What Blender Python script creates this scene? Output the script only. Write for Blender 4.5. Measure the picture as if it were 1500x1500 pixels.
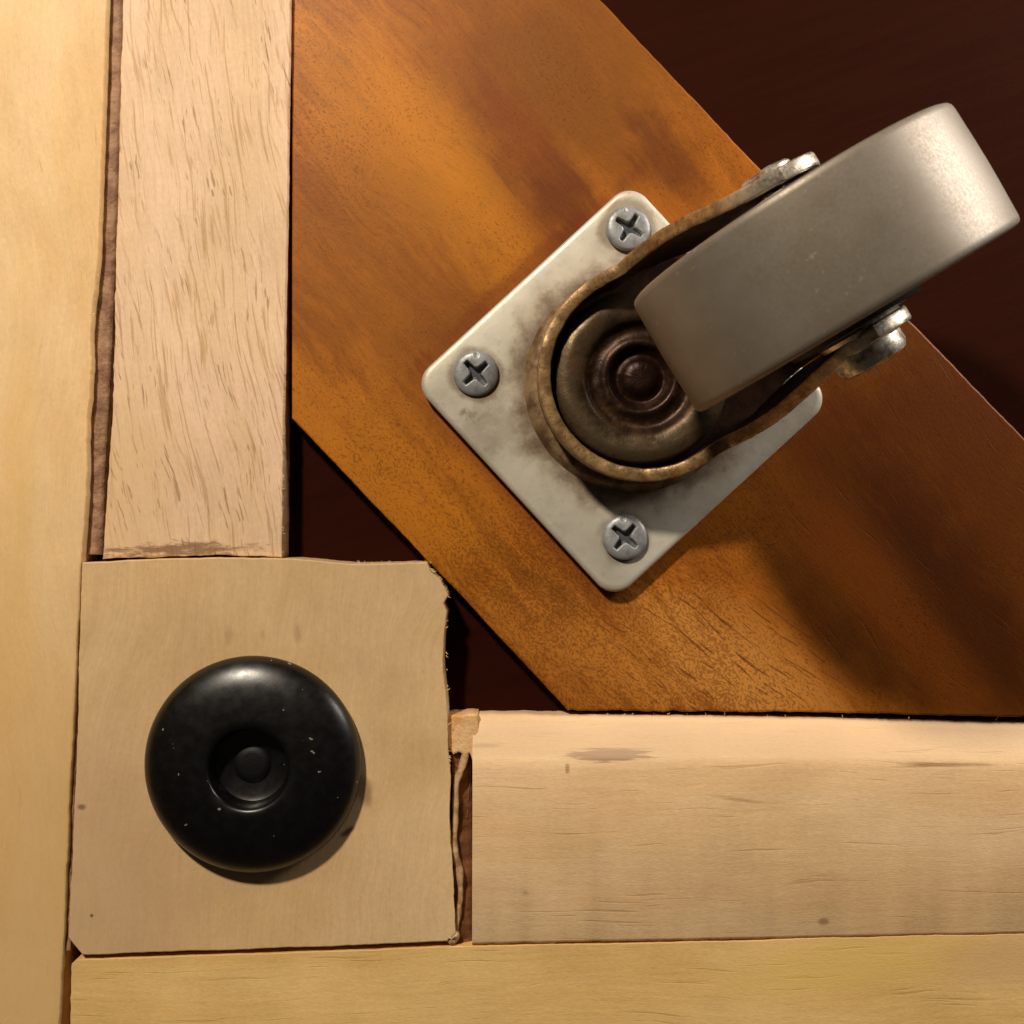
import bpy, bmesh, math, random
import numpy as np
from mathutils import Vector, noise as mnoise
random.seed(4)
for o in list(bpy.data.objects): bpy.data.objects.remove(o)
SC = bpy.context.scene
COL = SC.collection
U = 1e-4                      # one design unit = 0.1 mm
CAMH = 1850.0                 # camera height above the brace, design units

# ------------------------------------------------------------------ camera, world, lamps
cd = bpy.data.cameras.new('camera'); cam = bpy.data.objects.new('camera', cd); COL.objects.link(cam)
cam.location = (0, 0, CAMH*U); cd.sensor_width = 36; cd.lens = 36*CAMH/1500
cd.clip_start = 0.005; cd.clip_end = 10
cd.dof.use_dof = True; cd.dof.focus_distance = (CAMH-60)*U; cd.dof.aperture_fstop = 70
SC.camera = cam
w = bpy.data.worlds.new('World'); SC.world = w; w.use_nodes = True
bg = w.node_tree.nodes['Background']; bg.inputs[0].default_value = (1.0, 0.82, 0.62, 1); bg.inputs[1].default_value = 0.025

def lamp(name, kind, px, py, z, power, size, color, target=None):
    l = bpy.data.lights.new(name, kind); l.energy = power; l.color = color
    if kind == 'AREA': l.shape = 'DISK'; l.size = size*U
    else: l.shadow_soft_size = size*U
    o = bpy.data.objects.new(name, l); COL.objects.link(o)
    o.location = ((px-750)*U, (750-py)*U, z*U)
    if target:
        d = Vector(((target[0]-750)*U, (750-target[1])*U, target[2]*U)) - o.location
        o.rotation_euler = d.to_track_quat('-Z', 'Y').to_euler()
    return o
lamp('key_lamp', 'POINT', -690, -1900, 3000, 7.2, 175, (1.0, 0.88, 0.71))
lamp('room_lamp', 'AREA', 2750, -600, 560, 0.50, 1100, (1.0, 0.92, 0.83), (1150, 500, 150))
SC.view_settings.view_transform = 'Standard'; SC.view_settings.look = 'None'
SC.view_settings.exposure = 0; SC.view_settings.gamma = 1

# ------------------------------------------------------------------ helpers
def W(px, py, z=0.0):
    """a point seen at (px, py) of the 1500 px photograph that lies at height z -> metres"""
    k = (CAMH-z)/CAMH
    return Vector(((px-750)*k*U, (750-py)*k*U, z*U))
def lin(r, g, b):
    f = lambda c: (c/255/12.92) if c/255 <= 0.04045 else ((c/255+0.055)/1.055)**2.4
    return (f(r), f(g), f(b), 1)
def link(name, me, mat, parent=None, smooth=False):
    o = bpy.data.objects.new(name, me); COL.objects.link(o)
    if mat and not me.materials: me.materials.append(mat)
    if smooth:
        for p in me.polygons: p.use_smooth = True
    if parent: o.parent = parent
    return o
def mesh(name, verts, faces):
    me = bpy.data.meshes.new(name); me.from_pydata([tuple(v) for v in verts], [], faces); me.update()
    bm = bmesh.new(); bm.from_mesh(me); bmesh.ops.recalc_face_normals(bm, faces=bm.faces); bm.to_mesh(me); bm.free()
    return me
def empty(name, loc, rz, label, cat):
    o = bpy.data.objects.new(name, None); COL.objects.link(o); o.location = loc; o.rotation_euler = (0, 0, rz)
    o.empty_display_size = 0.01
    o['label'] = label; o['category'] = cat
    return o
def n1(x, s, f=0.02):
    return mnoise.noise(Vector((x*f, s*13.7, s*3.1)))
def dense(poly, step=7, rough=None, seed=0):
    """densify an outline and roughen its sides; rough = amplitude per side (units)"""
    out = []; n = len(poly)
    for i in range(n):
        a = Vector(poly[i]+(0,)); b = Vector(poly[(i+1) % n]+(0,)); L = (b-a).length
        r = rough[i] if isinstance(rough, (list, tuple)) else (rough or 0)
        if L > 1600 and r == 0: k = 1
        else: k = max(1, int(L/step))
        nr = Vector((-(b-a).y, (b-a).x, 0)).normalized()
        for j in range(k):
            t = j/k; p = a.lerp(b, t)
            e = r*(n1(t*L, seed+i, 0.015)*1.3 + n1(t*L, seed+i+50, 0.07)*0.8 + n1(t*L, seed+i+90, 0.25)*0.5)
            e *= min(1, t*L/10, (1-t)*L/10) if k > 1 else 0
            p = p + nr*e; out.append((p.x, p.y))
    return out
def prism(name, poly, ztop, zbot, mat, parent, cham=3.0, rough=1.0, step=7, seed=0, zjit=0.0):
    """a board: outline as seen at its top face, small rounded arris, straight sides"""
    pts = dense(poly, step, rough, seed)
    P = [W(x, y, ztop) for x, y in pts]
    area = sum(P[i].x*P[(i+1) % len(P)].y - P[(i+1) % len(P)].x*P[i].y for i in range(len(P)))
    if area < 0: P.reverse()
    n = len(P); N = []
    for i in range(n):
        d = (P[(i+1) % n]-P[i-1]); N.append(Vector((-d.y, d.x, 0)).normalized())
    V = []; c = cham*U
    for dx, dz in ((c, 0), (0.35*c, -0.25*c), (0, -0.9*c)):
        for i in range(n):
            j = zjit*U*mnoise.noise(Vector((P[i].x*900, P[i].y*900, seed)))
            V.append((P[i].x+N[i].x*dx, P[i].y+N[i].y*dx, ztop*U+dz+j))
    V += [(p.x, p.y, zbot*U) for p in P]
    F = [tuple(range(n)), tuple(range(4*n-1, 3*n-1, -1))]
    for r in range(3):
        for i in range(n):
            a = r*n+i; b = r*n+(i+1) % n; F.append((a, a+n, b+n, b))
    return link(name, mesh(name, V, F), mat, parent)
def lathe(prof, seg=96, axis='z', jit=None):
    V = []; F = []; n = len(prof)
    for k in range(seg):
        a = 2*math.pi*k/seg; ca, sa = math.cos(a), math.sin(a)
        for (r, h) in prof:
            if jit: h = h + jit(r, a)
            p = (r*ca, r*sa, h) if axis == 'z' else (r*ca, h, r*sa)
            V.append(tuple(q*U for q in p))
    for k in range(seg):
        for i in range(n-1):
            a = k*n+i; b = ((k+1) % seg)*n+i; F.append((a, a+1, b+1, b))
    me = mesh('lathe', V, F)
    bm = bmesh.new(); bm.from_mesh(me); bmesh.ops.remove_doubles(bm, verts=bm.verts, dist=1e-8)
    bmesh.ops.recalc_face_normals(bm, faces=bm.faces); bm.to_mesh(me); bm.free()
    return me
def autosmooth(o, deg=35):
    me = o.data
    for p in me.polygons: p.use_smooth = True
    bm = bmesh.new(); bm.from_mesh(me)
    for e in bm.edges:
        e.smooth = not (len(e.link_faces) == 2 and e.calc_face_angle(0) > math.radians(deg))
    bm.to_mesh(me); bm.free()
def spline(pts, n=200):
    """Catmull-Rom through points, n samples"""
    P = np.array([pts[0]]+list(pts)+[pts[-1]], float); out = []
    m = len(pts)-1
    for q in range(n+1):
        t = q/n*m; i = min(int(t), m-1); t -= i
        a, b, c, d = P[i], P[i+1], P[i+2], P[i+3]
        out.append(0.5*((2*b)+(-a+c)*t+(2*a-5*b+4*c-d)*t*t+(-a+3*b-3*c+d)*t**3))
    return out

# ------------------------------------------------------------------ node helper
class M:
    def __init__(s, name):
        s.m = bpy.data.materials.new(name); s.m.use_nodes = True; s.t = s.m.node_tree
        s.b = s.t.nodes['Principled BSDF']
        tc = s.t.nodes.new('ShaderNodeTexCoord')
        s.c = s.vm('SCALE', tc.outputs['Object'], scale=100.0)          # 1 = 1 cm = 100 px
    def put(s, sock, v):
        if isinstance(v, bpy.types.NodeSocket): s.t.links.new(v, sock)
        elif v is not None: sock.default_value = v
    def vm(s, op, a, b=None, scale=None):
        n = s.t.nodes.new('ShaderNodeVectorMath'); n.operation = op; s.put(n.inputs[0], a)
        if b is not None: s.put(n.inputs[1], b)
        if scale is not None: s.put(n.inputs['Scale'], scale)
        return n.outputs['Value'] if op in ('LENGTH', 'DISTANCE', 'DOT_PRODUCT') else n.outputs['Vector']
    def ma(s, op, a, b=0.0, c=0.0, clamp=False):
        n = s.t.nodes.new('ShaderNodeMath'); n.operation = op; n.use_clamp = clamp
        s.put(n.inputs[0], a); s.put(n.inputs[1], b); s.put(n.inputs[2], c); return n.outputs[0]
    def mp(s, v, rot=0.0, scale=(1, 1, 1), loc=(0, 0, 0)):
        r = s.t.nodes.new('ShaderNodeVectorRotate'); r.rotation_type = 'Z_AXIS'; s.put(r.inputs['Vector'], v)
        r.inputs['Angle'].default_value = -math.radians(rot)
        return s.vm('ADD', s.vm('MULTIPLY', r.outputs[0], scale), loc)
    def no(s, v, sc=1.0, det=3.0, ro=0.5, dist=0.0, col=False):
        n = s.t.nodes.new('ShaderNodeTexNoise'); s.put(n.inputs['Vector'], v); n.inputs['Scale'].default_value = sc
        n.inputs['Detail'].default_value = det; n.inputs['Roughness'].default_value = ro; n.inputs['Distortion'].default_value = dist
        return n.outputs['Color'] if col else n.outputs[0]
    def ss(s, v, lo, hi, a=0.0, b=1.0):
        n = s.t.nodes.new('ShaderNodeMapRange'); n.interpolation_type = 'SMOOTHSTEP'; s.put(n.inputs[0], v)
        for i, q in enumerate((lo, hi, a, b)): s.put(n.inputs[i+1], q)
        return n.outputs[0]
    def mx(s, f, a, b, mode='MIX'):
        n = s.t.nodes.new('ShaderNodeMix'); n.data_type = 'RGBA'; n.blend_type = mode
        s.put(n.inputs[0], f); s.put(n.inputs[6], a); s.put(n.inputs[7], b); return n.outputs[2]
    def sep(s, v):
        n = s.t.nodes.new('ShaderNodeSeparateXYZ'); s.put(n.inputs[0], v); return n.outputs
    def spot(s, v, px, py, rx, ry, rot=0.0, soft=0.5, wob=0.25, nz=None, na=1.4):
        """soft elliptical stain centred on photo pixel (px, py)"""
        d = s.vm('SUBTRACT', v, ((px-750)/100, (750-py)/100, 0))
        d = s.vm('MULTIPLY', s.mp(d, rot), (100/rx, 100/ry, 0))
        L = s.vm('LENGTH', d)
        L = s.ma('ADD', L, s.ma('MULTIPLY', s.ma('SUBTRACT', s.no(v, 1.7, 4, 0.6), 0.5), wob*4))
        if nz is not None: L = s.ma('ADD', L, s.ma('MULTIPLY', s.ma('SUBTRACT', nz, 0.5), na))
        return s.ss(L, 1+soft, 1-soft, 0.0, 1.0)
    def bump(s, h, strength=0.5, dist=5e-5, prev=None):
        n = s.t.nodes.new('ShaderNodeBump'); s.put(n.inputs['Height'], h); n.inputs['Strength'].default_value = strength
        n.inputs['Distance'].default_value = dist
        if prev is not None: s.put(n.inputs['Normal'], prev)
        return n.outputs[0]
    def fin(s, col, rough, normal=None, metal=0.0, spec=0.4, coat=None):
        s.put(s.b.inputs['Base Color'], col); s.put(s.b.inputs['Roughness'], rough); s.put(s.b.inputs['Metallic'], metal)
        s.b.inputs['Specular IOR Level'].default_value = spec
        if normal is not None: s.put(s.b.inputs['Normal'], normal)
        if coat: s.b.inputs['Coat Weight'].default_value = coat[0]; s.b.inputs['Coat Roughness'].default_value = coat[1]
        return s.m

def wood(name, ca, cb, cpore, grain, warp=0.35, pore=(2.0, 26.0, 0.60, 0.68), pdens=0.5, pstr=0.8, fibre=0.10,
         rough=0.62, extra=None, bumps=1.0, big=(0.25, 1.1), seed=0.0, spec=0.25):
    m = M(name); c0 = m.vm('ADD', m.c, (seed, seed*0.7, 0))
    wv = m.vm('SCALE', m.vm('SUBTRACT', m.no(c0, 0.28, 2, 0.5, col=True), (0.5, 0.5, 0.5)), scale=warp*4)
    c = m.vm('ADD', c0, wv)
    g = m.mp(c, grain)
    tone = m.no(m.vm('MULTIPLY', g, (big[0], big[1], 1)), 1.0, 4, 0.55, 0.3)
    col = m.mx(m.ss(tone, 0.33, 0.68), ca, cb)
    cloud = m.no(c0, 0.9, 5, 0.6)
    fib = m.no(m.vm('MULTIPLY', g, (1.1, 17, 1)), 1.0, 5, 0.6)
    fine = m.no(m.vm('MULTIPLY', g, (9, 60, 9)), 1.0, 3, 0.6)
    k = m.ma('ADD', m.ma('MULTIPLY', m.ma('SUBTRACT', fib, 0.5), fibre*4), m.ma('MULTIPLY', m.ma('SUBTRACT', cloud, 0.5), 0.34))
    k = m.ma('ADD', k, m.ma('MULTIPLY', m.ma('SUBTRACT', fine, 0.5), fibre*1.8))
    grit = m.ma('ADD', m.no(m.c, 13, 3, 0.7), m.no(m.vm('MULTIPLY', g, (14, 40, 1)), 1.0, 2, 0.6))
    k = m.ma('ADD', k, m.ma('MULTIPLY', m.ma('SUBTRACT', grit, 1.0), 0.20))
    k = m.ma('ADD', k, 1.0)
    col = m.vm('SCALE', col, scale=k)
    pn = m.no(m.vm('MULTIPLY', g, (pore[0], pore[1], 1)), 1.0, 2.5, 0.55)
    dens = m.no(m.vm('MULTIPLY', g, (0.5, 1.6, 1)), 1.0, 2, 0.5)
    th = m.ma('SUBTRACT', pore[2]+0.10, m.ma('MULTIPLY', dens, pdens*0.4))
    pm = m.ss(m.ma('SUBTRACT', pn, th), 0.0, pore[3]-pore[2])
    col = m.mx(m.ma('MULTIPLY', pm, pstr), col, cpore)
    if extra: col = extra(m, col, c0, g)
    h = m.ma('ADD', m.ma('ADD', m.ma('MULTIPLY', fib, 0.5), m.ma('MULTIPLY', fine, 0.5)), m.ma('MULTIPLY', grit, 0.7))
    h = m.ma('SUBTRACT', h, m.ma('MULTIPLY', pm, 0.8))
    nrm = m.bump(h, 0.4*bumps, 0.7e-4)
    return m.fin(col, m.ss(fine, 0.2, 0.8, rough-0.07, rough+0.1), nrm, spec=spec)

# ------------------------------------------------------------------ wood materials
def ex_side(m, col, c, g):
    y = m.sep(m.c)[1]
    col = m.mx(m.ma('MULTIPLY', m.ss(y, 2.5, -5.5), 0.65), col, lin(216, 174, 112))
    col = m.mx(m.ma('MULTIPLY', m.spot(m.c, 40, 700, 25, 260, 0, 0.7), 0.35), col, lin(222, 182, 112))
    return col
mat_side = wood('wood_side_board', lin(232, 199, 152), lin(224, 185, 132), lin(176, 130, 78), 92, pore=(1.4, 18, 0.66, 0.76),
                pdens=0.4, pstr=0.3, fibre=0.06, extra=ex_side, seed=3.0)
def ex_post(m, col, c, g):
    hz = m.no(m.vm('MULTIPLY', m.c, (3.5, 16, 1)), 1.0, 5, 0.7)
    col = m.mx(m.ma('MULTIPLY', m.spot(m.c, 190, 720, 60, 140, 0, 0.8), 0.5), col, lin(214, 178, 122))
    # short dark marks where the saw stopped above the block
    col = m.mx(m.ma('MULTIPLY', m.spot(m.c, 255, 806, 90, 8, 2, 0.6, 0.5, hz, 5.0), 0.8), col, lin(120, 84, 55))
    # second, wider family of pores running at a slant
    g2 = m.mp(m.vm('ADD', m.c, m.vm('SCALE', m.no(m.c, 0.35, 2, col=True), scale=0.7)), 102)
    p2 = m.no(m.vm('MULTIPLY', g2, (0.75, 11, 1)), 1.0, 3, 0.6)
    pm2 = m.ma('MULTIPLY', m.ss(p2, 0.58, 0.66), m.ss(m.no(m.c, 0.9, 2), 0.36, 0.60))
    col = m.mx(m.ma('MULTIPLY', pm2, 0.55), col, lin(182, 136, 82))
    p3 = m.no(m.vm('MULTIPLY', g2, (2.6, 26, 1)), 1.0, 2, 0.5)
    pm3 = m.ma('MULTIPLY', m.ss(p3, 0.615, 0.68), m.ss(m.no(m.vm('ADD', m.c, (9, 4, 1)), 0.8, 2), 0.38, 0.58))
    return m.mx(m.ma('MULTIPLY', pm3, 0.62), col, lin(132, 96, 66))
mat_post = wood('wood_post', lin(230, 196, 164), lin(222, 188, 150), lin(172, 128, 82), 98, pore=(0.8, 19, 0.59, 0.68),
                pdens=0.6, pstr=0.50, fibre=0.09, extra=ex_post, seed=8.0, warp=0.22)
def ex_block(m, col, c, g):
    col = m.mx(m.ma('MULTIPLY', m.spot(m.c, 175, 1290, 90, 190, 10, 0.8), 0.5), col, lin(204, 168, 132))
    for (px, py, rx, ry, r, st) in ((535, 1150, 10, 24, 20, 0.55), (512, 1212, 12, 4, 35, 0.9), (128, 1176, 6, 4, 0, 0.7), (143, 1333, 2.5, 2.5, 0, 0.9),
                                    (440, 925, 5, 12, 0, 0.28), (340, 930, 5, 11, 0, 0.22), (390, 927, 4, 9, 0, 0.18)):
        col = m.mx(m.ma('MULTIPLY', m.spot(m.c, px, py, rx, ry, r, 0.6, 0.5), st), col, lin(96, 66, 40))
    return col
mat_block = wood('wood_block', lin(216, 183, 138), lin(208, 172, 124), lin(160, 120, 78), 85, pore=(3, 16, 0.68, 0.78), pdens=0.3, pstr=0.2,
                 fibre=0.07, extra=ex_block, seed=14.0, big=(0.5, 0.6))
def ex_rail(m, col, c, g):
    hz = m.no(m.vm('MULTIPLY', m.c, (1.6, 34, 1)), 1.0, 4, 0.7)
    col = m.mx(m.ma('MULTIPLY', m.spot(m.c, 897, 1102, 57, 8.5, 0, 0.25, 0.05, hz, 2.6), 0.95), col, lin(120, 90, 68))
    col = m.mx(m.ma('MULTIPLY', m.spot(m.c, 710, 1089, 22, 3, 0, 0.6, 0.3), 0.6), col, lin(150, 112, 76))
    y = m.sep(m.c)[1]
    col = m.mx(m.ma('MULTIPLY', m.ss(y, -3.68, -3.5), 0.6), col, lin(218, 186, 150))
    for (px, py, rx, ry, r, st) in ((1375, 1115, 55, 3, 0, 0.6), (1200, 1341, 7, 5, 0, 0.6), (1080, 1166, 26, 2.5, -8, 0.4), (770, 1300, 5, 3, 0, 0.35), (830, 1122, 2.5, 6, 0, 0.6)):
        col = m.mx(m.ma('MULTIPLY', m.spot(m.c, px, py, rx, ry, r, 0.6, 0.5, hz, 3.0), st), col, lin(140, 98, 60))
    return col
mat_rail = wood('wood_rail', lin(240, 204, 158), lin(232, 192, 142), lin(178, 134, 88), 1, pore=(0.8, 20, 0.63, 0.74), pdens=0.5, pstr=0.32,
                fibre=0.06, extra=ex_rail, seed=21.0, warp=0.14)
def ex_bottom(m, col, c, g):
    col = m.mx(m.ma('MULTIPLY', m.spot(m.c, 1230, 1405, 150, 38, 8, 0.7), 0.75), col, lin(228, 192, 110))
    return m.mx(m.ma('MULTIPLY', m.spot(m.c, 1500, 1400, 110, 34, 0, 0.6), 0.6), col, lin(212, 174, 128))
mat_bottom = wood('wood_bottom_board', lin(234, 196, 132), lin(224, 182, 114), lin(176, 134, 72), 2, pore=(0.8, 16, 0.62, 0.74), pdens=0.5,
                  pstr=0.32, fibre=0.07, extra=ex_bottom, seed=31.0, warp=0.14)

def ex_brace(m, col, c, g):
    mottled = m.no(m.c, 5.5, 5, 0.65)
    col = m.mx(m.ss(mottled, 0.42, 0.72, 0.0, 0.35), col, lin(132, 76, 20))
    gn = m.no(m.vm('MULTIPLY', m.mp(m.vm('ADD', m.c, m.vm('SCALE', m.no(m.c, 0.5, 3, col=True), scale=0.9)), -50), (0.55, 4.5, 1)), 1.0, 7, 0.68)
    col = m.vm('SCALE', col, scale=m.ss(gn, 0.25, 0.75, 1.22, 0.74))
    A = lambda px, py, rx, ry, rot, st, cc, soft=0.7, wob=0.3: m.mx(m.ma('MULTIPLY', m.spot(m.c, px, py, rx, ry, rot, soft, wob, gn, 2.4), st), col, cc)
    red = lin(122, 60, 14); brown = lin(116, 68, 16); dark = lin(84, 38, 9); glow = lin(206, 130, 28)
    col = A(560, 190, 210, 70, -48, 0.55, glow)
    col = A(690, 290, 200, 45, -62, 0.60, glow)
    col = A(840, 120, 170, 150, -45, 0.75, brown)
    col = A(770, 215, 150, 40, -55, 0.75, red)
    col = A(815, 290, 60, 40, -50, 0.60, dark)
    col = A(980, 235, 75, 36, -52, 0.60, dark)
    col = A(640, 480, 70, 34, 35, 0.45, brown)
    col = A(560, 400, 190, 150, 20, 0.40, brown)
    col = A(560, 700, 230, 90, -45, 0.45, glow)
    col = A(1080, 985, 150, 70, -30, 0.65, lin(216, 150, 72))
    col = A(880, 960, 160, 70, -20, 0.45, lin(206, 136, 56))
    col = A(1420, 800, 330, 230, -45, 0.62, lin(122, 58, 14))  # reddish wood tone, also deepening the wheel's shadow on this side by colour
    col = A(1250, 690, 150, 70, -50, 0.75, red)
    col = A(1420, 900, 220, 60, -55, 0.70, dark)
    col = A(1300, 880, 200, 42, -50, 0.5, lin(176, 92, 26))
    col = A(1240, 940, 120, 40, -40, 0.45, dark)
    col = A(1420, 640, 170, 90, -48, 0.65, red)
    # dark stain and the plate's edge shadow, both painted along its left sides
    for (x0, y0, x1, y1, wd) in ((612, 545, 905, 880, 26), (612, 540, 915, 270, 17)):
        L = math.hypot(x1-x0, y1-y0); ang = -math.degrees(math.atan2(y1-y0, x1-x0))
        col = A((x0+x1)/2, (y0+y1)/2, L/2, wd, ang, 0.50, lin(104, 44, 12), 0.5, 0.12)
    # pin-prick pores, denser low on the board
    vv = m.mp(m.vm('ADD', m.c, m.vm('SCALE', m.no(m.c, 1.2, 2, col=True), scale=0.5)), -48, (22, 38, 1))
    p = m.no(vv, 1.0, 2, 0.5)
    dn = m.no(m.c, 0.45, 3)
    dn = m.ma('ADD', dn, m.ma('MULTIPLY', m.spot(m.c, 900, 950, 330, 150, -35, 0.7), 0.30))
    pm = m.ss(m.ma('ADD', p, m.ma('MULTIPLY', m.ma('SUBTRACT', dn, 0.5), 0.42)), 0.56, 0.74)
    col = m.mx(m.ma('MULTIPLY', pm, 0.50), col, lin(92, 44, 12))
    lines = m.no(m.mp(m.vm('ADD', m.c, m.vm('SCALE', m.no(m.c, 0.8, 2, col=True), scale=0.3)), -36, (1.6, 24, 1)), 1.0, 3)
    lm = m.ma('MULTIPLY', m.ss(lines, 0.58, 0.66), m.spot(m.c, 1050, 960, 190, 110, -20, 0.6))
    col = m.mx(m.ma('MULTIPLY', lm, 0.75), col, lin(96, 48, 14))
    return col
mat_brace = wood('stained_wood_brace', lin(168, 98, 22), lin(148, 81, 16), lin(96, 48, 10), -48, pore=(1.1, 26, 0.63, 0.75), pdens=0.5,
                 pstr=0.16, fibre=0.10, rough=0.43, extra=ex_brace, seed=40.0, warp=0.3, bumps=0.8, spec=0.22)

def simple(name, ca, cb, sc=3.0, rough=0.6, metal=0.0, bs=0.5, bd=1e-4, bsc=20.0, spec=0.3, det=5):
    m = M(name); n = m.no(m.c, sc, det, 0.65); col = m.mx(m.ss(n, 0.35, 0.66), ca, cb)
    return m.fin(col, rough, m.bump(m.no(m.c, bsc, 4, 0.65), bs, bd), metal, spec)
m = M('dark_stained_panel')
gr = m.no(m.mp(m.c, 20, (0.5, 6, 1)), 1.0, 4); col = m.mx(m.ss(gr, 0.35, 0.7), lin(40, 13, 4), lin(43, 15, 5))
mat_floor = m.fin(col, 0.7, m.bump(m.no(m.c, 14, 4), 0.3, 1e-4), spec=0.03)
mat_filler = simple('old_glue_brown', lin(164, 128, 98), lin(122, 86, 62), 4.2, 0.6, bs=1.0, bd=2.5e-4, bsc=9)
mat_torn = simple('torn_wood', lin(230, 190, 138), lin(206, 148, 84), 2.2, 0.7, bs=0.9, bd=2e-4, bsc=18)
mat_gap = simple('dark_joint_wood', lin(140, 96, 62), lin(92, 56, 34), 3.0, 0.6, bs=0.8, bd=2e-4, bsc=8)
mat_glue = simple('dried_glue', lin(204, 172, 134), lin(150, 110, 74), 5.0, 0.38, bs=0.6, bd=1.5e-4, bsc=12, spec=0.5)
mat_splint = simple('pale_splinter', lin(232, 205, 160), lin(210, 176, 120), 6.0, 0.7)

# ------------------------------------------------------------------ the setting: dark panel seen in the recesses
FZ = -42.0
pts = [W(-900, -900, FZ), W(2400, -900, FZ), W(2400, 2400, FZ), W(-900, 2400, FZ)]
fl = link('background_panel', mesh('background_panel', [p for p in pts]+[p-Vector((0, 0, 100*U)) for p in pts],
          [(0, 1, 2, 3), (7, 6, 5, 4), (0, 4, 5, 1), (1, 5, 6, 2), (2, 6, 7, 3), (3, 7, 4, 0)]), mat_floor)
fl['kind'] = 'structure'

# ------------------------------------------------------------------ wooden frame
TZ = 25.0
frame = empty('wooden_frame', (0, 0, 0), 0,
              'wooden furniture underside frame of pale boards, square corner block and orange stained brace', 'furniture frame')
BZ = FZ+0.4
side = prism('side_board', [(-600, -600), (158, -600), (156, 0), (143, 380), (134, 470), (125, 740), (118, 830), (97, 1290), (93, 1385), (86, 1500), (70, 2200), (-600, 2200)],
             TZ+4, BZ, mat_side, frame, rough=[0, 0.6, 0.8, 2.0, 1.6, 1.2, 1.0, 0.8, 0.8, 0.6, 0, 0], seed=1)
side['label'] = 'long yellowish pale board down the left side'
post = prism('inner_post', [(180, -600), (428, -600), (425, 0), (420, 300), (415, 590), (413, 817), (330, 813), (240, 816), (180, 817), (150, 819), (165, 600), (170, 360), (180, 0)],
             14, BZ, mat_post, frame, cham=2.0, rough=[0, 0.5, 0.7, 0.7, 0.7, 1.2, 1.2, 2.0, 1.6, 1, 2.2, 1.4, 0.6], seed=20)
post['label'] = 'pale pinkish board with slanting brown pores above the block'
block = prism('corner_block', [(120, 824), (200, 820), (300, 817), (420, 818), (520, 826), (600, 824), (626, 824), (632, 838), (646, 850), (657, 872), (650, 884), (655, 896), (650, 940), (649, 985),
              (655, 1045), (656, 1100), (660, 1140), (658, 1200), (664, 1290), (667, 1368), (655, 1379), (500, 1386), (300, 1393), (121, 1399), (100, 1374), (104, 1290), (112, 1100), (117, 930)],
              TZ+1, BZ, mat_block, frame, cham=1.8, rough=0.8, step=4, seed=40)
block['label'] = 'square beige corner block under the black foot'
# lower rail, swept section with a rounded upper arris
def rail():
    V = []; F = []; xs = list(np.arange(692, 1560, 6.0))+[1700, 2100, 2500]
    for i, x in enumerate(xs):
        top = np.interp(x, [692, 1000, 1200, 1500, 2500], [1046, 1047, 1051, 1059, 1080]); bot = np.interp(x, [692, 1500, 2500], [1383, 1367, 1346])
        sh = 1112+3*n1(x, 3, 0.01)+1.2*n1(x, 5, 0.09)
        e = 1.0*n1(x, 7, 0.05)+0.7*n1(x, 8, 0.2)
        sec = [(top+e, FZ+0.4, 1), (top+e, -9, 1), (top+3+e, -3, 1), (top+12, 3, 1), (top+28, 11, 1), (sh-12, 19, 1), (sh-2, 22.6, 1), (sh+4, 24.6, 1), (sh+16, TZ, 1),
               (bot-4, TZ, 1), (bot-1+e, TZ-1.4, 1), (bot+e, TZ-4, 1), (bot+e, FZ+0.4, 0)]
        for k, (y, z, _) in enumerate(sec):
            yy = y
            xx = x
            if i == 0: xx = x+1.5*n1(y, 11, 0.02)
            zz = z
            p = W(xx, yy, max(z, -9)); V.append((p.x, p.y, zz*U))
    n = len(sec)
    for i in range(len(xs)-1):
        for k in range(n-1):
            a = i*n+k; F.append((a, a+1, a+n+1, a+n))
    F.append(tuple(range(n))); F.append(tuple(range(len(V)-1, len(V)-1-n, -1)))
    o = link('lower_rail', mesh('lower_rail', V, F), mat_rail, frame); autosmooth(o, 40); return o
r = rail(); r['label'] = 'beige rail with a rounded upper edge right of the block'
bb = prism('bottom_board', [(112, 1406), (300, 1400), (500, 1393), (690, 1386), (1000, 1380), (1300, 1372), (1500, 1368), (2500, 1348), (2500, 2200), (88, 2200), (103, 1500), (104, 1440), (105, 1412)],
           TZ-1.5, BZ, mat_bottom, frame, cham=0.8, rough=[0.8, 0.8, 0.8, 0.8, 0.8, 0.8, 0, 0, 0, 0.6, 2.2, 2.2, 1], seed=70)
bb['label'] = 'yellow tinged board along the bottom edge'
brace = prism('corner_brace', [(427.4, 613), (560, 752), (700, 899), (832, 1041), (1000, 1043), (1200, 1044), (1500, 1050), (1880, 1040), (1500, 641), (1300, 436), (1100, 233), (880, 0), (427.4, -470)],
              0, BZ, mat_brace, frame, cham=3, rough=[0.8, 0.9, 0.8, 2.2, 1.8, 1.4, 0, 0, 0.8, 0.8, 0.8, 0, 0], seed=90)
brace['label'] = 'orange brown stained diagonal brace carrying the caster'
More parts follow.
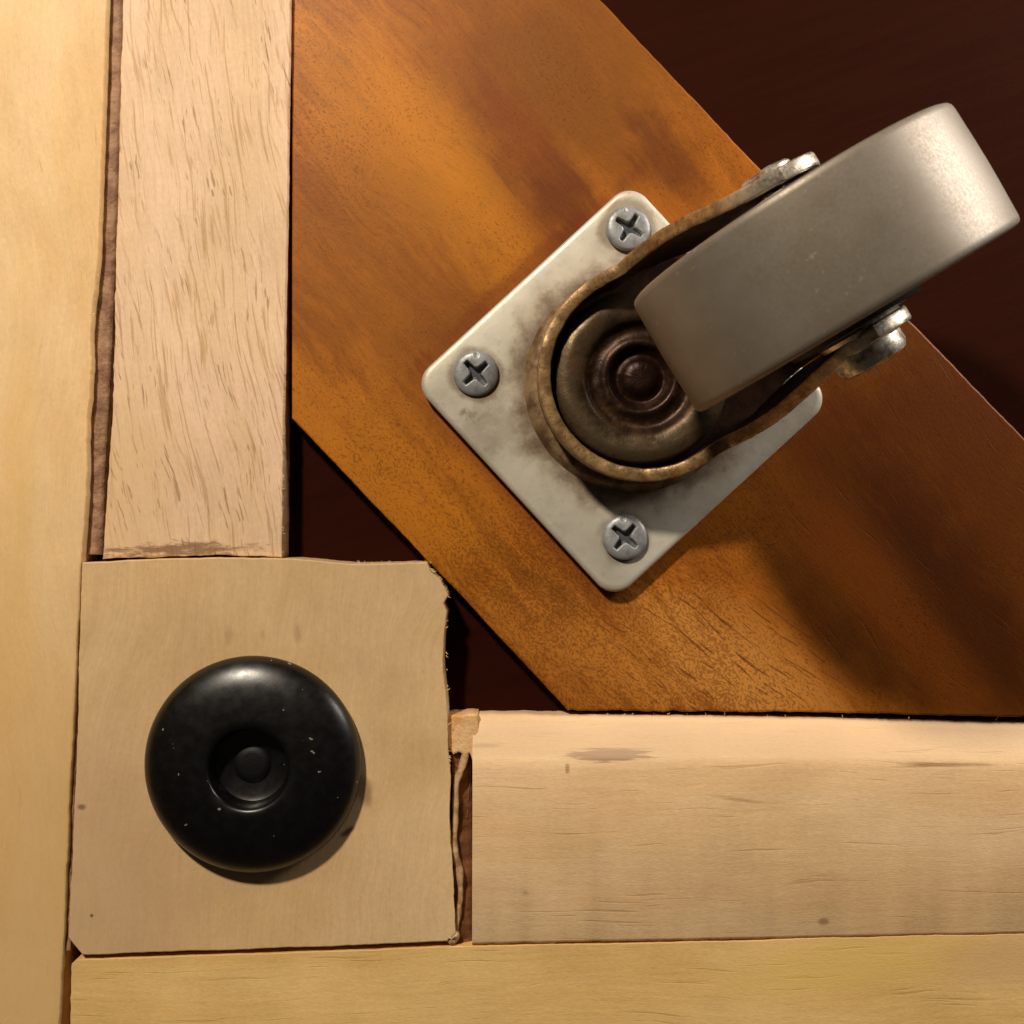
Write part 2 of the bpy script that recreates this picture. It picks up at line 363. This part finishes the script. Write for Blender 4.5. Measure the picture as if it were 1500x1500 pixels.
# brace runs on beneath the edge of the post
# recessed strips in the joints
def strip(name, path, wd, z0, mat, amp=3.0, n=160, zend=None, label=None, lumps=0.05, cross=7, skirt=True):
    C = spline(path, n); V = []; F = []
    for i, p in enumerate(C):
        q = C[min(i+1, n)]-C[max(i-1, 0)]; t = Vector((q[0], q[1], 0)).normalized(); nr = Vector((-t.y, t.x, 0))
        wv = wd(i/n) if callable(wd) else wd
        for k in range(cross):
            a = -1+2*k/(cross-1); x = p[0]+nr.x*wv*a; y = p[1]+nr.y*wv*a
            dome = (1-a*a)
            z = z0(a, i/n) + amp*(mnoise.noise(Vector((x*lumps, y*lumps, 1.3)))+0.5*mnoise.noise(Vector((x*lumps*3, y*lumps*3, 4.3))))
            if k in (0, cross-1): z = FZ+1
            P = W(x, y, max(z, -20)); V.append((P.x, P.y, z*U))
    for i in range(n):
        for k in range(cross-1):
            a = i*cross+k; F.append((a, a+1, a+cross+1, a+cross))
    o = link(name, mesh(name, V, F), mat, frame, smooth=True)
    if label: o['label'] = label
    return o
strip('joint_filler', [(169, -500), (168, 0), (163, 200), (155, 400), (148, 560), (140, 700), (137, 812)], 20, lambda a, t: 10.5-2*a*a, mat_filler, 1.3, 260,
      label='brown glue filled joint between side board and post')
strip('joint_filler', [(112, 824), (108, 1000), (103, 1180), (99, 1300), (97, 1392)], 10, lambda a, t: TZ-5, mat_filler, 2.0, 120,
      label='thin brown joint left of the corner block')
# torn shoulder of the rail beside the block
torn = prism('torn_shoulder', [(654, 1049), (700, 1047), (700, 1112), (692, 1114), (688, 1104), (680, 1108), (672, 1102), (664, 1106), (656, 1094)], 12, BZ, mat_torn, frame, cham=3, rough=2.2, step=3, seed=110)
torn['label'] = 'torn orange wood where the rail meets the block'
strip('joint_gap', [(676, 1100), (677, 1200), (678, 1300), (677, 1384)], 20, lambda a, t: 2+11*a*(1 if a > 0 else 1.0)+9*(t-0.3), mat_gap, 5, 90)
g = strip('glue_bead', [(682, 1104), (676, 1126), (668, 1150), (667, 1200), (664, 1240), (671, 1275), (674, 1310), (670, 1340), (666, 1372)],
      lambda t: 6+7*abs(n1(t*300, 2, 0.03)), lambda a, t: 9+6*(1-a*a)-4*a, mat_glue, 2.5, 120, lumps=0.04)
g['label'] = 'wavy bead of pale dried glue in the joint'
gd = lathe([(0.01, 12), (7, 10), (11, 4), (12, -4), (9, -20)], 24, jit=lambda r, a: 2*math.sin(3*a))
o = link('glue_drop', gd, mat_glue, frame, True); o.location = W(662, 1371, 14)
strip('glue_bead', [(687, 1112), (684, 1150), (681, 1200), (680, 1260)], 6, lambda a, t: -6-3*a, mat_gap, 4, 60, lumps=0.08)
# tiny splinters on sawn edges
def splinters():
    V = []; F = []
    def add(x, y, z, ang, L, wd):
        p = W(x, y, z); d = Vector((math.cos(ang), -math.sin(ang), random.uniform(-.1, .35))); s = Vector((d.y, -d.x, 0)).normalized()*wd*U
        b = len(V); q = p+d*L*U*0.55+s*0.8; e = p+d*L*U+Vector((0, 0, random.uniform(-1, 2)*U))
        for P in (p-s, p+s, p+Vector((0, 0, -wd*U)), q+s*.5, q-s*.5, q+Vector((0, 0, -wd*U*.6)), e): V.append(tuple(P))
        F.extend([(b, b+1, b+3, b+4), (b+1, b+2, b+5, b+3), (b+2, b, b+4, b+5), (b+4, b+3, b+6), (b+3, b+5, b+6), (b+5, b+4, b+6)])
    for _ in range(26): x = random.uniform(520, 632); add(x, 825, TZ-1, -math.pi/2+random.uniform(-.9, .9), random.uniform(2, 6), random.uniform(.5, 1.1))
    for _ in range(34):
        t = random.random(); add(630+26*t, 832+42*t, TZ-1, random.uniform(-1.2, .5), random.uniform(3, 8), random.uniform(.6, 1.3))
    for _ in range(16): y = random.uniform(880, 1140); add(651+(y-880)*.03, y, TZ-2, random.uniform(-.9, .9), random.uniform(2, 6), random.uniform(.5, 1.2))
    for _ in range(14): x = random.uniform(840, 1490); add(x, 1046+max(0, x-1000)*.02, -2, -math.pi/2+random.uniform(-1.2, 1.2), random.uniform(2, 6), random.uniform(.4, .9))
    for _ in range(36): y = random.uniform(560, 810); add(414, y, TZ-3, random.uniform(-1, 1), random.uniform(2, 5), random.uniform(.4, .8))
    for _ in range(16): y = random.uniform(300, 480); add(np.interp(y, [0, 380, 470, 740], [156, 143, 134, 125]), y, TZ, random.uniform(-1, 1), random.uniform(2, 6), random.uniform(.5, 1.1))
    o = link('splinters', mesh('splinters', V, F), mat_splint, frame); o['kind'] = 'stuff'
splinters()

# ------------------------------------------------------------------ black furniture foot
m = M('black_plastic')
n = m.no(m.c, 6, 5, 0.6); sc = m.no(m.mp(m.c, 40, (2, 30, 2)), 1.0, 3)
dust = m.ss(m.no(m.vm('ADD', m.c, (3, 7, 2)), 7.5, 2, 0.5), 0.735, 0.755)
mat_black = m.fin(m.mx(m.ma('MULTIPLY', dust, 0.8), m.mx(m.ss(n, 0.4, 0.7), lin(6, 5, 5), lin(8, 7, 7)), lin(150, 140, 128)), m.ss(n, 0.3, 0.7, 0.30, 0.37),
                  m.bump(m.ma('ADD', m.no(m.c, 22, 4), m.ma('MULTIPLY', sc, 0.5)), 0.15, 4e-5), spec=0.65)
mat_screw_shade = simple('dark_screw_shade', lin(9, 8, 8), lin(5, 5, 5), 8, 0.55, 0.0, 0.5, 8e-5)  # near-black: recess shade put into the screw's colour, also fills the wheel gaps
fp = W(371, 1119, 36); foot = empty('furniture_foot', (fp.x, fp.y, (TZ+1)*U), 0,
    'round black plastic screw-on foot with recessed centre on the square beige block', 'furniture foot')
prof = [(150, 0.2), (154, 4), (155.5, 10), (154, 18), (148, 27), (137, 35), (122, 41.5), (106, 45.5), (90, 48), (76, 49.3), (66, 49.6), (60, 48.6), (57, 46), (55.5, 42), (54.5, 36), (53.5, 26), (51, 18), (44, 15), (0.01, 14)]
def smoothprof(p, n=70): return [(max(q[0], 0.01), q[1]) for q in spline(p, n)]
body = link('body', lathe(smoothprof(prof[:14], 50)+prof[14:], 128), mat_black, foot); autosmooth(body, 40)
link('fixing_screw', lathe([(0.01, 19), (16, 19), (24, 17.5), (27, 14.2)], 64), mat_screw_shade, foot, True)

# ------------------------------------------------------------------ caster
ANG = math.radians(30.8)
SX, SY = 924, 565
cast = empty('swivel_caster', W(SX, SY, 0), ANG, 'steel swivel caster with grey wheel, screwed by a square plate to the orange brace', 'caster')
cR, sR = math.cos(-ANG), math.sin(-ANG); base = W(SX, SY, 0)
def LC(px, py, z):
    p = W(px, py, z)-base; return (p.x*cR-p.y*sR, p.x*sR+p.y*cR, z*U)
# materials
m = M('zinc_plate')
r = m.vm('LENGTH', m.vm('MULTIPLY', m.c, (1, 1, 0))); big = m.no(m.c, 0.8, 5, 0.6); fine = m.no(m.c, 9, 5, 0.7); mid = m.no(m.c, 2.6, 5, 0.65)
col = m.mx(m.ss(big, 0.35, 0.65), lin(210, 204, 188), lin(196, 188, 170))
col = m.mx(m.ss(fine, 0.55, 0.72, 0, 0.3), col, lin(150, 136, 112))
rr = m.ma('ADD', r, m.ma('MULTIPLY', m.ma('SUBTRACT', mid, 0.5), 0.7))
col = m.mx(m.ss(rr, 2.1, 1.5, 0, 0.5), col, lin(140, 104, 62))
col = m.mx(m.ss(rr, 1.9, 1.5, 0, 0.7), col, lin(78, 46, 20))
for (px, py, st, rd) in ((697, 547, 0.6, 0.46), (915, 787, 0.45, 0.44), (920, 333, 0.6, 0.48)):
    q = LC(px, py, 25); d = m.vm('DISTANCE', m.vm('MULTIPLY', m.c, (1, 1, 0)), (q[0]*100, q[1]*100, 0))
    d = m.ma('ADD', d, m.ma('MULTIPLY', m.ma('SUBTRACT', mid, 0.5), 0.25))
    col = m.mx(m.ss(d, rd, rd-0.12, 0, st), col, lin(104, 74, 44))
for (px, py, rd, st) in ((679, 602, 0.14, 0.6), (744, 630, 0.5, 0.28), (700, 640, 0.45, 0.15), (1160, 590, 0.3, 0.25), (815, 700, 0.5, 0.15)):
    q = LC(px, py, 25); d = m.vm('DISTANCE', m.vm('MULTIPLY', m.c, (1, 1, 0)), (q[0]*100, q[1]*100, 0))
    d = m.ma('ADD', d, m.ma('MULTIPLY', m.ma('SUBTRACT', mid, 0.5), 0.7))
    col = m.mx(m.ss(d, rd, rd*0.3, 0, st), col, lin(112, 86, 60))
mat_plate = m.fin(col, m.ss(mid, 0.3, 0.7, 0.42, 0.58), m.bump(m.ma('ADD', fine, m.ma('MULTIPLY', big, 2)), 0.25, 8e-5), m.ss(rr, 1.6, 2.4, 0.15, 0.35), 0.5)
m = M('yellow_zinc_fork')
x = m.sep(m.c)[0]; n = m.no(m.c, 5, 5, 0.7); n2 = m.no(m.c, 22, 4, 0.7)
gold = m.mx(m.ss(n, 0.35, 0.68), lin(176, 144, 98), lin(118, 86, 52)); gold = m.mx(m.ss(n2, 0.54, 0.68, 0, 0.75), gold, lin(84, 52, 26))
silv = m.mx(m.ss(n, 0.4, 0.7), lin(215, 205, 190), lin(160, 146, 126))
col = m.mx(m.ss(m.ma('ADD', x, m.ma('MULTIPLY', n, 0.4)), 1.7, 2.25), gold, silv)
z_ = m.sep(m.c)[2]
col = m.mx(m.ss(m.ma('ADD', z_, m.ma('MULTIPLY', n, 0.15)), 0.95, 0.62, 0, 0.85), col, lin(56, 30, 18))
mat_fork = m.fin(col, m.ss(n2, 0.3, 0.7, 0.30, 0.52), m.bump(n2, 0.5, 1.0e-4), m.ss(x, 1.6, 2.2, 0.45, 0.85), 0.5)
mat_inner = simple('shaded_fork_inside', lin(70, 44, 26), lin(40, 22, 13), 3.0, 0.5, 0.2, 0.5, 1e-4, 12, 0.3)  # shade on the fork's inner faces and floor, put in as dark brown
mat_dirty = simple('rusty_greasy_metal', lin(150, 124, 92), lin(96, 70, 46), 3.5, 0.5, 0.2, 0.5, 1.2e-4, 14)
m = M('bearing_disc')
r = m.vm('LENGTH', m.vm('MULTIPLY', m.c, (1, 1, 0))); n = m.no(m.c, 3.0, 5, 0.7); n2 = m.no(m.c, 14, 4, 0.7)
col = m.mx(m.ss(m.ma('ADD', r, m.ma('MULTIPLY', n, 0.45)), 0.9, 1.25), lin(50, 32, 20), lin(98, 82, 60))  # wheel's shade put into the disc colour, darker towards the hollow centre
col = m.mx(m.ss(n, 0.48, 0.66, 0, 0.8), col, lin(84, 58, 34)); col = m.mx(m.ss(n2, 0.56, 0.7, 0, 0.6), col, lin(48, 30, 18))
col = m.mx(m.ss(r, 0.42, 0.34, 0, 0.8), col, lin(40, 20, 12))
mat_disc = m.fin(col, m.ss(n, 0.3, 0.7, 0.30, 0.52), m.bump(m.ma('ADD', n2, m.ma('MULTIPLY', n, 2.0)), 0.5, 0.8e-4), 0.6, 0.4)
m = M('bright_steel')
n = m.no(m.c, 7, 5, 0.7); n2 = m.no(m.c, 24, 3, 0.6)
col = m.mx(m.ss(n, 0.42, 0.68), lin(222, 214, 200), lin(140, 122, 98))
mat_steel = m.fin(col, m.ss(n2, 0.3, 0.7, 0.26, 0.42), m.bump(n2, 0.35, 8e-5), 0.7, 0.5)
m = M('screw_zinc')
n = m.no(m.c, 5, 4, 0.6); n2 = m.no(m.c, 30, 3, 0.6)
zz = m.sep(m.c)[2]
mat_screw = m.fin(m.mx(m.ma('MULTIPLY', m.ss(zz, 0.065, 0.03), m.ss(m.vm('LENGTH', m.c), 0.27, 0.24)), m.mx(m.ss(n, 0.4, 0.7), lin(158, 160, 162), lin(126, 126, 126)), lin(84, 88, 92)), m.ss(n2, 0.3, 0.7, 0.38, 0.52), m.bump(n2, 0.3, 5e-5), 0.35, 0.5)  # cross recess painted darker as shade
m = M('grey_wheel_plastic')
g2 = m.no(m.c, 1.0, 4, 0.6); n2 = m.no(m.c, 26, 3, 0.6); sp = m.no(m.c, 12, 3, 0.5); scr = m.no(m.mp(m.c, 55, (3, 50, 3)), 1.0, 2)
col = m.mx(m.ss(g2, 0.35, 0.65), lin(140, 130, 118), lin(130, 119, 105))
pit = m.ma('MULTIPLY', m.ss(sp, 0.66, 0.72), m.ss(g2, 0.45, 0.6))
col = m.mx(m.ma('MULTIPLY', pit, 0.18), col, lin(215, 208, 196))
h = m.ma('ADD', m.ma('ADD', m.ma('MULTIPLY', n2, 0.35), m.ma('MULTIPLY', pit, 1.0)), m.ma('MULTIPLY', scr, 0.15))
mat_wheel = m.fin(col, m.ss(n2, 0.3, 0.7, 0.44, 0.54), m.bump(h, 0.12, 3e-5), 0.42, 0.4)

# mounting plate (rounded square, slightly twisted on the brace)
def plate():
    cx, cy = 911.5, 572.5; a = 437/2; rad = 34; rot = math.radians(45+2.4); out = []
    for q in range(4):
        sx, sy = ((1, 1), (-1, 1), (-1, -1), (1, -1))[q]
        for k in range(13):
            t = math.radians(q*90+k*90/12); x = sx*(a-rad)+rad*math.cos(t); y = sy*(a-rad)+rad*math.sin(t)
            out.append((x, y))
        sx2, sy2 = ((-1, 1), (-1, -1), (1, -1), (1, 1))[q]
    n = len(out); V = []; F = []
    rings = ((-9, 25), (-4, 24.2), (-1.2, 22.2), (0, 19), (0, 4), (-2, 0.6))
    for off, z in rings:
        for (x, y) in out:
            L = 1+off/(a+20); X = x*L; Y = y*L; px = cx+X*math.cos(rot)-Y*math.sin(rot); py = cy+X*math.sin(rot)+Y*math.cos(rot)
            p = LC(px, py, 25); V.append((p[0], p[1], z*U))
    for r_ in range(len(rings)-1):
        for i in range(n): F.append((r_*n+i, (r_+1)*n+i, (r_+1)*n+(i+1) % n, r_*n+(i+1) % n))
    F.append(tuple(range(n))); F.append(tuple(range(len(V)-1, len(V)-1-n, -1)))
    o = link('mounting_plate', mesh('mounting_plate', V, F), mat_plate, cast); autosmooth(o, 40); return o
plate()
# pan-head cross screws, modelled as a fine height field
def screw_mesh():
    R = 32.5; rn, tn = 26, 96; V = []; F = []
    def h(x, y):
        r = math.hypot(x, y); z = 13*(1-(r/R)**4)**0.5 if r < R else 0
        z = z*0.55+4.5
        dep = 0
        for (p, q) in ((x, y), (y, x)):
            wv = 5.7-abs(p)*0.10; e = min(max((wv-abs(q))/1.3, 0), 1)*min(max((22.5-abs(p))/1.8, 0), 1)
            dep = max(dep, e*(13-abs(p)*0.20))
        c = min(max((9.0-r)/2.5, 0), 1)*13; dep = max(dep, c)
        if abs(x-y) < 2.6 and x > 0 and 23 < r < 31: dep = max(dep, 1.6)      # tick stamped near the rim
        return max(z-dep, 1.0)
    V.append((0, 0, h(0, 0)*U))
    for i in range(1, rn+1):
        r = R*(i/rn)
        for k in range(tn): a = 2*math.pi*k/tn; x, y = r*math.cos(a), r*math.sin(a); V.append((x*U, y*U, h(x, y)*U))
    for k in range(tn): a = 2*math.pi*k/tn; V.append((R*math.cos(a)*U, R*math.sin(a)*U, -0.6*U))
    for k in range(tn): F.append((0, 1+k, 1+(k+1) % tn))
    for i in range(rn):
        for k in range(tn): a = 1+i*tn+k; b = 1+i*tn+(k+1) % tn; F.append((a, a+tn, b+tn, b))
    return mesh('screw', V, F)
sm = screw_mesh()
for (px, py, rot, tilt) in ((697, 547, 42, (2, -2)), (915, 787, 50, (-3, 1)), (920, 335, 58, (3, 5)), (1137, 573, 20, (0, 0))):
    o = link('screw', sm, mat_screw, cast, True); p = LC(px, py, 28)
    o.location = (p[0], p[1], 24.9*U); o.rotation_euler = (math.radians(tilt[0]), math.radians(tilt[1]), math.radians(rot)-ANG)
# race ring below the fork
jr = lambda r, a: 0.8*mnoise.noise(Vector((math.cos(a)*6, math.sin(a)*6, r*0.1)))
o = link('race_ring', lathe([(120, 24.5), (157, 24.6), (153, 30), (150, 37), (147, 41), (143, 43), (120, 50)], 128, jit=jr), mat_dirty, cast); autosmooth(o, 40)
# swivel bearing disc with pressed rings and centre rivet
prof = [(0.01, 80), (14, 79), (22, 76), (28, 71), (34, 69), (40, 74), (46, 82), (52, 83), (60, 79), (68, 78), (74, 81), (80, 88), (88, 92), (102, 94), (112, 92), (120, 87), (123, 76), (123, 50)]
o = link('bearing_disc', lathe(smoothprof(prof, 90), 128, jit=lambda r, a: 0.9*mnoise.noise(Vector((math.cos(a)*4, math.sin(a)*4, r*0.05))) *min(1, r/60)), mat_disc, cast, True); o.location = (7*U, 0, 0)
# fork: one pressed sheet, low wall round the back rising into two arms
def fork():
    AX, AZ, AR = 224.0, 330.0, 62.0
    th0 = math.radians(78); half = []
    for k in range(36):
        a = math.pi-(math.pi-th0)*k/35; half.append((12+149*math.cos(a), 149*math.sin(a)))
    arm = spline([half[-1], (92, 148), (126, 142), (160, 130), (188, 121), (224, 115)], 46)[1:]
    half += [(p[0], p[1]) for p in arm]
    half += [(AX+AR*math.sin(math.radians(t)), 115) for t in (12, 24, 36, 48, 58, 67, 75, 82, 87, 89.9)]
    curve = [(u, -v) for (u, v) in reversed(half)]+half[1:]
    n = len(curve); V = []; F = []; T = 18.0
    nor = []
    for i in range(n):
        a = Vector(curve[max(i-1, 0)]); b = Vector(curve[min(i+1, n-1)]); d = (b-a)
        if d.length < 1e-6: d = Vector((1, 0))
        d.normalize(); nr = Vector((-d.y, d.x))
        c = Vector(curve[i]); 
        # inward = towards the axis of symmetry side of the cup
        if nr.dot(Vector((60, 0))-c) < 0: nr = -nr
        if c.x > 200: nr = Vector((0, -1 if c.y > 0 else 1))
        nor.append(nr)
    rows = 12
    for i, (u, v) in enumerate(curve):
        if u < AX:
            zt = np.interp(u, [-140, -60, 0, 50, 93, 126, 160, 185, 205, 224], [108, 112, 120, 142, 190, 246, 306, 350, 377, 392])
            zb = np.interp(u, [-140, 110, 150, 185, 206, 224], [46, 46, 88, 150, 225, 268])
        else:
            q = AR*math.sqrt(max(0, 1-((u-AX)/AR)**2)); zt = AZ+q; zb = AZ-q
        jt = 2.0*mnoise.noise(Vector((u*0.06, v*0.06, 0)))+1.2*mnoise.noise(Vector((u*0.22, v*0.22, 5))) if u < AX-10 else 0
        zt += jt
        N = nor[i]; ej = 0.9*mnoise.noise(Vector((u*0.12, v*0.12, 9)))
        ring = []
        for k in range(rows): ring.append((0, zb+(zt-4-zb)*k/(rows-1)))
        ring += [(1.4, zt-1.2), (4.5, zt), (T-4.5, zt), (T-1.4, zt-1.2)]
        for k in range(rows): ring.append((T, zt-4+(zb-zt+4)*k/(rows-1)))
        for off, z in ring:
            V.append(((u+N.x*(off+ej))*U, (v+N.y*(off+ej))*U, z*U))
    k = len(ring)
    for i in range(n-1):
        for j in range(k): a = i*k+j; b = i*k+(j+1) % k; F.append((a, b, b+k, a+k))
    # floor of the pressing: reaches forward between the arms and ends in a small raised lip
    us = [-130, -115, -95, -70, -40, 0, 40, 80, 110, 135, 160, 185, 208, 228, 248]; b0 = len(V); C = 13
    H = sorted([(u_, v_) for (u_, v_) in half if u_ < 225])
    for u_ in us:
        hv = np.interp(u_, [h_[0] for h_ in H], [h_[1] for h_ in H])-T*0.7
        if u_ < -112: hv = max(hv-8, 12)
        for c_ in range(C):
            t_ = -1+2*c_/(C-1); fwd = 14*(1-abs(t_)**3)*max(0, (u_-120)/75)
            lip = max(0, (u_-200)/48)**2*22
            V.append(((u_-fwd)*U, hv*t_*U, (50+lip+8*abs(t_)**6)*U))
    for r_ in range(len(us)-1):
        for c_ in range(C-1): a = b0+r_*C+c_; F.append((a, a+C, a+C+1, a+1))
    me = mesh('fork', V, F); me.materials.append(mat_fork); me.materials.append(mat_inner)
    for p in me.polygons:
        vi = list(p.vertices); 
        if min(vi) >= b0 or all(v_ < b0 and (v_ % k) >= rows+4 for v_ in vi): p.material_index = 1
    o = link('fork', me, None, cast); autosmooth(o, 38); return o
fork()
# wheel
def wheel():
    hw, R = 80.0, 216.0
    tread = [(R-12, hw), (R-8, hw-0.5), (R-4.2, hw-2.2), (R-2.2, hw-5), (R-1.4, hw-10), (R-0.9, hw-32), (R-0.3, hw-55), (R, 0)]
    prof = [(40, hw-6), (44, hw-10), (150, hw-14), (160, hw-12), (168, hw-3), (176, hw)] + tread
    prof = prof+[(r_, -h_) for (r_, h_) in reversed(prof[:-1])]
    o = link('wheel', lathe(prof, 160, 'y'), mat_wheel, cast); o.location = (226*U, -4*U, 330*U); autosmooth(o, 28)
    for sgn in (1, -1):
        g_ = link('gap_shade_disc', lathe([(30, sgn*(hw-15)), (86, sgn*(hw-14)), (88, sgn*(hw+1)), (84, sgn*(hw+7)), (70, sgn*(hw+9)), (30, sgn*(hw+10))], 96, 'y'), mat_screw_shade, o); autosmooth(g_, 30)  # added black disc standing in for the shade between wheel and arm
        h = link('hub', lathe([(42, sgn*(hw-12)), (42, sgn*(hw+2)), (38, sgn*(hw+4)), (50, sgn*(hw+4)), (54, sgn*(hw+12)), (50, sgn*(hw+17)), (30, sgn*(hw+18)), (12, sgn*(hw+19))], 64, 'y'), mat_steel, o); autosmooth(h, 30)
wheel()
ax = link('axle', lathe([(0.01, -112), (17, -112), (17, 112), (0.01, 112)], 48, 'y'), mat_steel, cast); ax.location = (224*U, 0, 330*U); autosmooth(ax, 30)
def rivet(sgn, R, H):
    p = [(14, sgn*114.6), (R-2, sgn*114.8), (R, sgn*(117)), (R, sgn*(115+H*0.6)), (R-4, sgn*(115+H*0.9)), (R-12, sgn*(115+H)), (0.01, sgn*(115+H*1.04))]
    o = link('rivet_head', lathe(p, 72, 'y', jit=lambda r, a: 0.5*math.sin(5*a)), mat_steel, cast); o.location = (224*U, 0, 330*U); autosmooth(o, 40)
rivet(-1, 44, 27); rivet(1, 34, 12)
